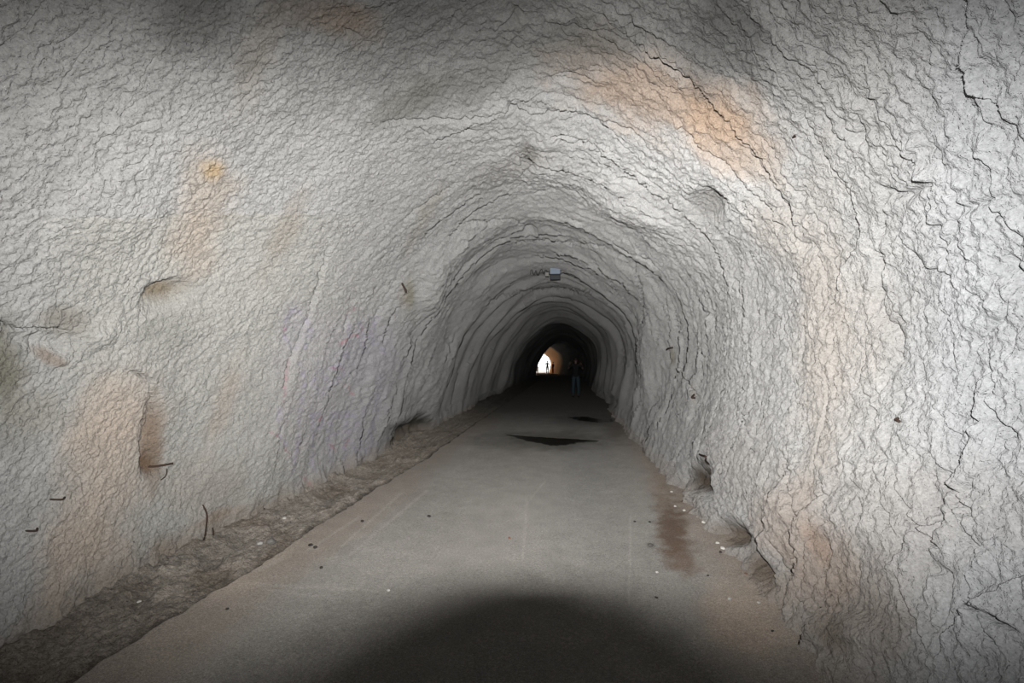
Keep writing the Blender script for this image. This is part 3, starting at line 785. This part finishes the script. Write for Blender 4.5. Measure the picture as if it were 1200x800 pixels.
stand = {-1: ((-.01, 0, 0), (-.02, .0, 0)), 1: ((.01, 0, 0), (.02, 0, 0))}
step_ = {-1: ((.0, -.06, .0), (.0, -.08, .0)), 1: ((.0, .0, 0), (-.01, .12, .01))}
down = {-1: ((-.06, .02, -.28), (.02, -.08, -.24)), 1: ((.06, .02, -.28), (-.02, -.08, -.24))}
raised = {-1: ((-.13, -.12, -.17), (.07, -.16, .19)), 1: ((.15, -.12, -.15), (-.08, -.16, .20))}
bag = {-1: ((-.12, .02, -.24), (.06, -.16, -.12)), 1: ((.12, .04, -.25), (-.03, -.08, -.22))}

d1 = 600 / 26.0; x1 = (674.5 - VPX) / 26.0
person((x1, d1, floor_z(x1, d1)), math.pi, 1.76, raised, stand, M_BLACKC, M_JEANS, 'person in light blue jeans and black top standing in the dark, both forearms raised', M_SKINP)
def exit_person(px, d, rz, *a, **k):
    x = (px - VPX) / F * d
    return person((x, d, floor_z(x, d)), rz, *a, **k)
exit_person(641.6, 72, math.pi, 1.84, bag, step_, M_MAROON, M_MAROON, 'person in dark reddish clothes seen in silhouette in the middle of the bright mouth')
exit_person(648.0, 71.5, -.9, 1.66, down, stand, M_BLACKC, M_REDC, 'person dressed dark with reddish trousers by the orange wall of the mouth', lean=.05)
exit_person(630.0, 74.5, .7, 1.22, down, stand, M_WHITEC, M_WHITEC, 'small person in pale clothes at the left edge of the bright mouth', hair_long=True)

# ------------------------------------------------------------------ the camera that took the flash picture (its barrel shades the road)
M_BODY = simple('black_camera_body', (.02, .02, .02), .6, noise=.1)
ph = empty('photo_camera'); ph.matrix_world = CAM
tag(ph, 'black camera with a wide round lens hood and raised flash on a tripod', 'camera')
RIM, FH, FB = .085, .142, .12
bm = bmesh.new(); n = 64; prof2 = [(RIM, .002), (RIM - .004, .002), (RIM - .008, .02), (.030, .024), (.030, .03), (.036, .03), (.036, .11), (.040, .11), (.040, .03), (RIM - .002, .022)]
rings = [[bm.verts.new((r * math.cos(2 * math.pi * q / n), r * math.sin(2 * math.pi * q / n), z)) for q in range(n)] for r, z in prof2]
for a in range(len(rings)):
    r0, r1 = rings[a], rings[(a + 1) % len(rings)]
    for q in range(n): bm.faces.new((r0[q], r0[(q + 1) % n], r1[(q + 1) % n], r1[q]))
build('lens_barrel', bm, M_BODY, ph, True)
bm = bmesh.new(); box(bm, (0, -.005, .145), (.145, .10, .07), .012); box(bm, (.055, -.005, .13), (.035, .095, .05), .012)
build('camera_body', bm, M_BODY, ph)
bm = bmesh.new(); box(bm, (-.004, FH, FB + .022), (.07, .024, .036), .005); box(bm, (-.004, FH - .03, FB + .035), (.05, .06, .012), .003)
build('flash_head', bm, M_BODY, ph)
trip = empty('tripod', (0, -.14, 0)); tag(trip, 'black three-legged tripod under the camera', 'tripod')
bm = bmesh.new(); tube(bm, [(0, 0, .75), (0, 0, 1.53)], .014, 12); box(bm, (0, 0, 1.545), (.07, .07, .03), .006); build('centre_column', bm, M_BODY, trip)
for q in range(3):
    a = math.pi / 2 + math.pi + q * 2 * math.pi / 3
    ex, ey = .42 * math.cos(a), .42 * math.sin(a)
    fzv = floor_z(ex, -.14 + ey)
    bm = bmesh.new(); tube(bm, [(0, 0, 1.25), (ex * .5, ey * .5, .63), (ex, ey, fzv + .005)], [.015, .012, .010], 10); build('leg', bm, M_BODY, trip)

# ------------------------------------------------------------------ light: the camera flash, and daylight at the far mouth
FLASH = 338.0
ld = bpy.data.lights.new('flash', 'AREA'); ld.shape = 'RECTANGLE'; ld.size = .038; ld.size_y = .009
ld.energy = FLASH; ld.color = (1, .985, .96)
lo_ = bpy.data.objects.new('flash', ld); col.objects.link(lo_)
lo_.matrix_world = CAM @ Matrix.Translation((-.004, FH, FB))
# the reflector behind the flash tube throws most light ahead: beam profile over the angle from its axis
ld.use_nodes = True
nt = ld.node_tree; N = nt.nodes; Lk = nt.links
em = next(n_ for n_ in N if n_.type == 'EMISSION')
geo = N.new('ShaderNodeNewGeometry')
rot = np.array((CAM).to_3x3())
def dotc(vec):
    q = N.new('ShaderNodeVectorMath'); q.operation = 'DOT_PRODUCT'; q.inputs[1].default_value = tuple(vec)
    Lk.new(geo.outputs['Incoming'], q.inputs[0]); return q.outputs['Value']
def mth(op, a, b=None):
    q = N.new('ShaderNodeMath'); q.operation = op
    for i, v in enumerate((a, b)):
        if v is None: continue
        if isinstance(v, (int, float)): q.inputs[i].default_value = v
        else: Lk.new(v, q.inputs[i])
    return q.outputs['Value']
fwd = -rot[:, 2]; up = rot[:, 1]; rt = rot[:, 0]
df = mth('MAXIMUM', dotc(fwd), .02)
tx = mth('DIVIDE', mth('SUBTRACT', dotc(rt), 0.0), df); ty = mth('DIVIDE', dotc(up), df)
def lobe(sx, sy, cx=0, cy=0, pw=2.0):
    ax = mth('POWER', mth('ABSOLUTE', mth('DIVIDE', mth('SUBTRACT', tx, cx), sx)), pw)
    ay = mth('POWER', mth('ABSOLUTE', mth('DIVIDE', mth('SUBTRACT', ty, cy), sy)), pw)
    return mth('EXPONENT', mth('MULTIPLY', mth('ADD', ax, ay), -1.0))
prof_ = mth('ADD', mth('MULTIPLY', lobe(.55, .39, -.03, -.07), 1.15), mth('MULTIPLY', lobe(1.10, .51, -.02, -.06, 3.5), 1.1))
prof_ = mth('ADD', prof_, mth('MULTIPLY', lobe(.25, .28, .19, .14), 1.35))  # off-axis lobe added to brighten the right wall and ceiling
prof_ = mth('ADD', prof_, mth('MULTIPLY', lobe(.12, .11, .04, .0), .8))
Lk.new(prof_, em.inputs['Strength'])

wd = bpy.data.worlds.new('world'); sc.world = wd; wd.use_nodes = True
bg = wd.node_tree.nodes['Background']; bg.inputs['Color'].default_value = (1.0, .985, .96, 1); bg.inputs['Strength'].default_value = 1.9
sc.cycles.max_bounces = 4
sc.view_settings.view_transform = 'Standard'; sc.view_settings.look = 'None'
sc.view_settings.exposure = 0.0; sc.view_settings.gamma = 1.0; sc.view_settings.use_curve_mapping = False
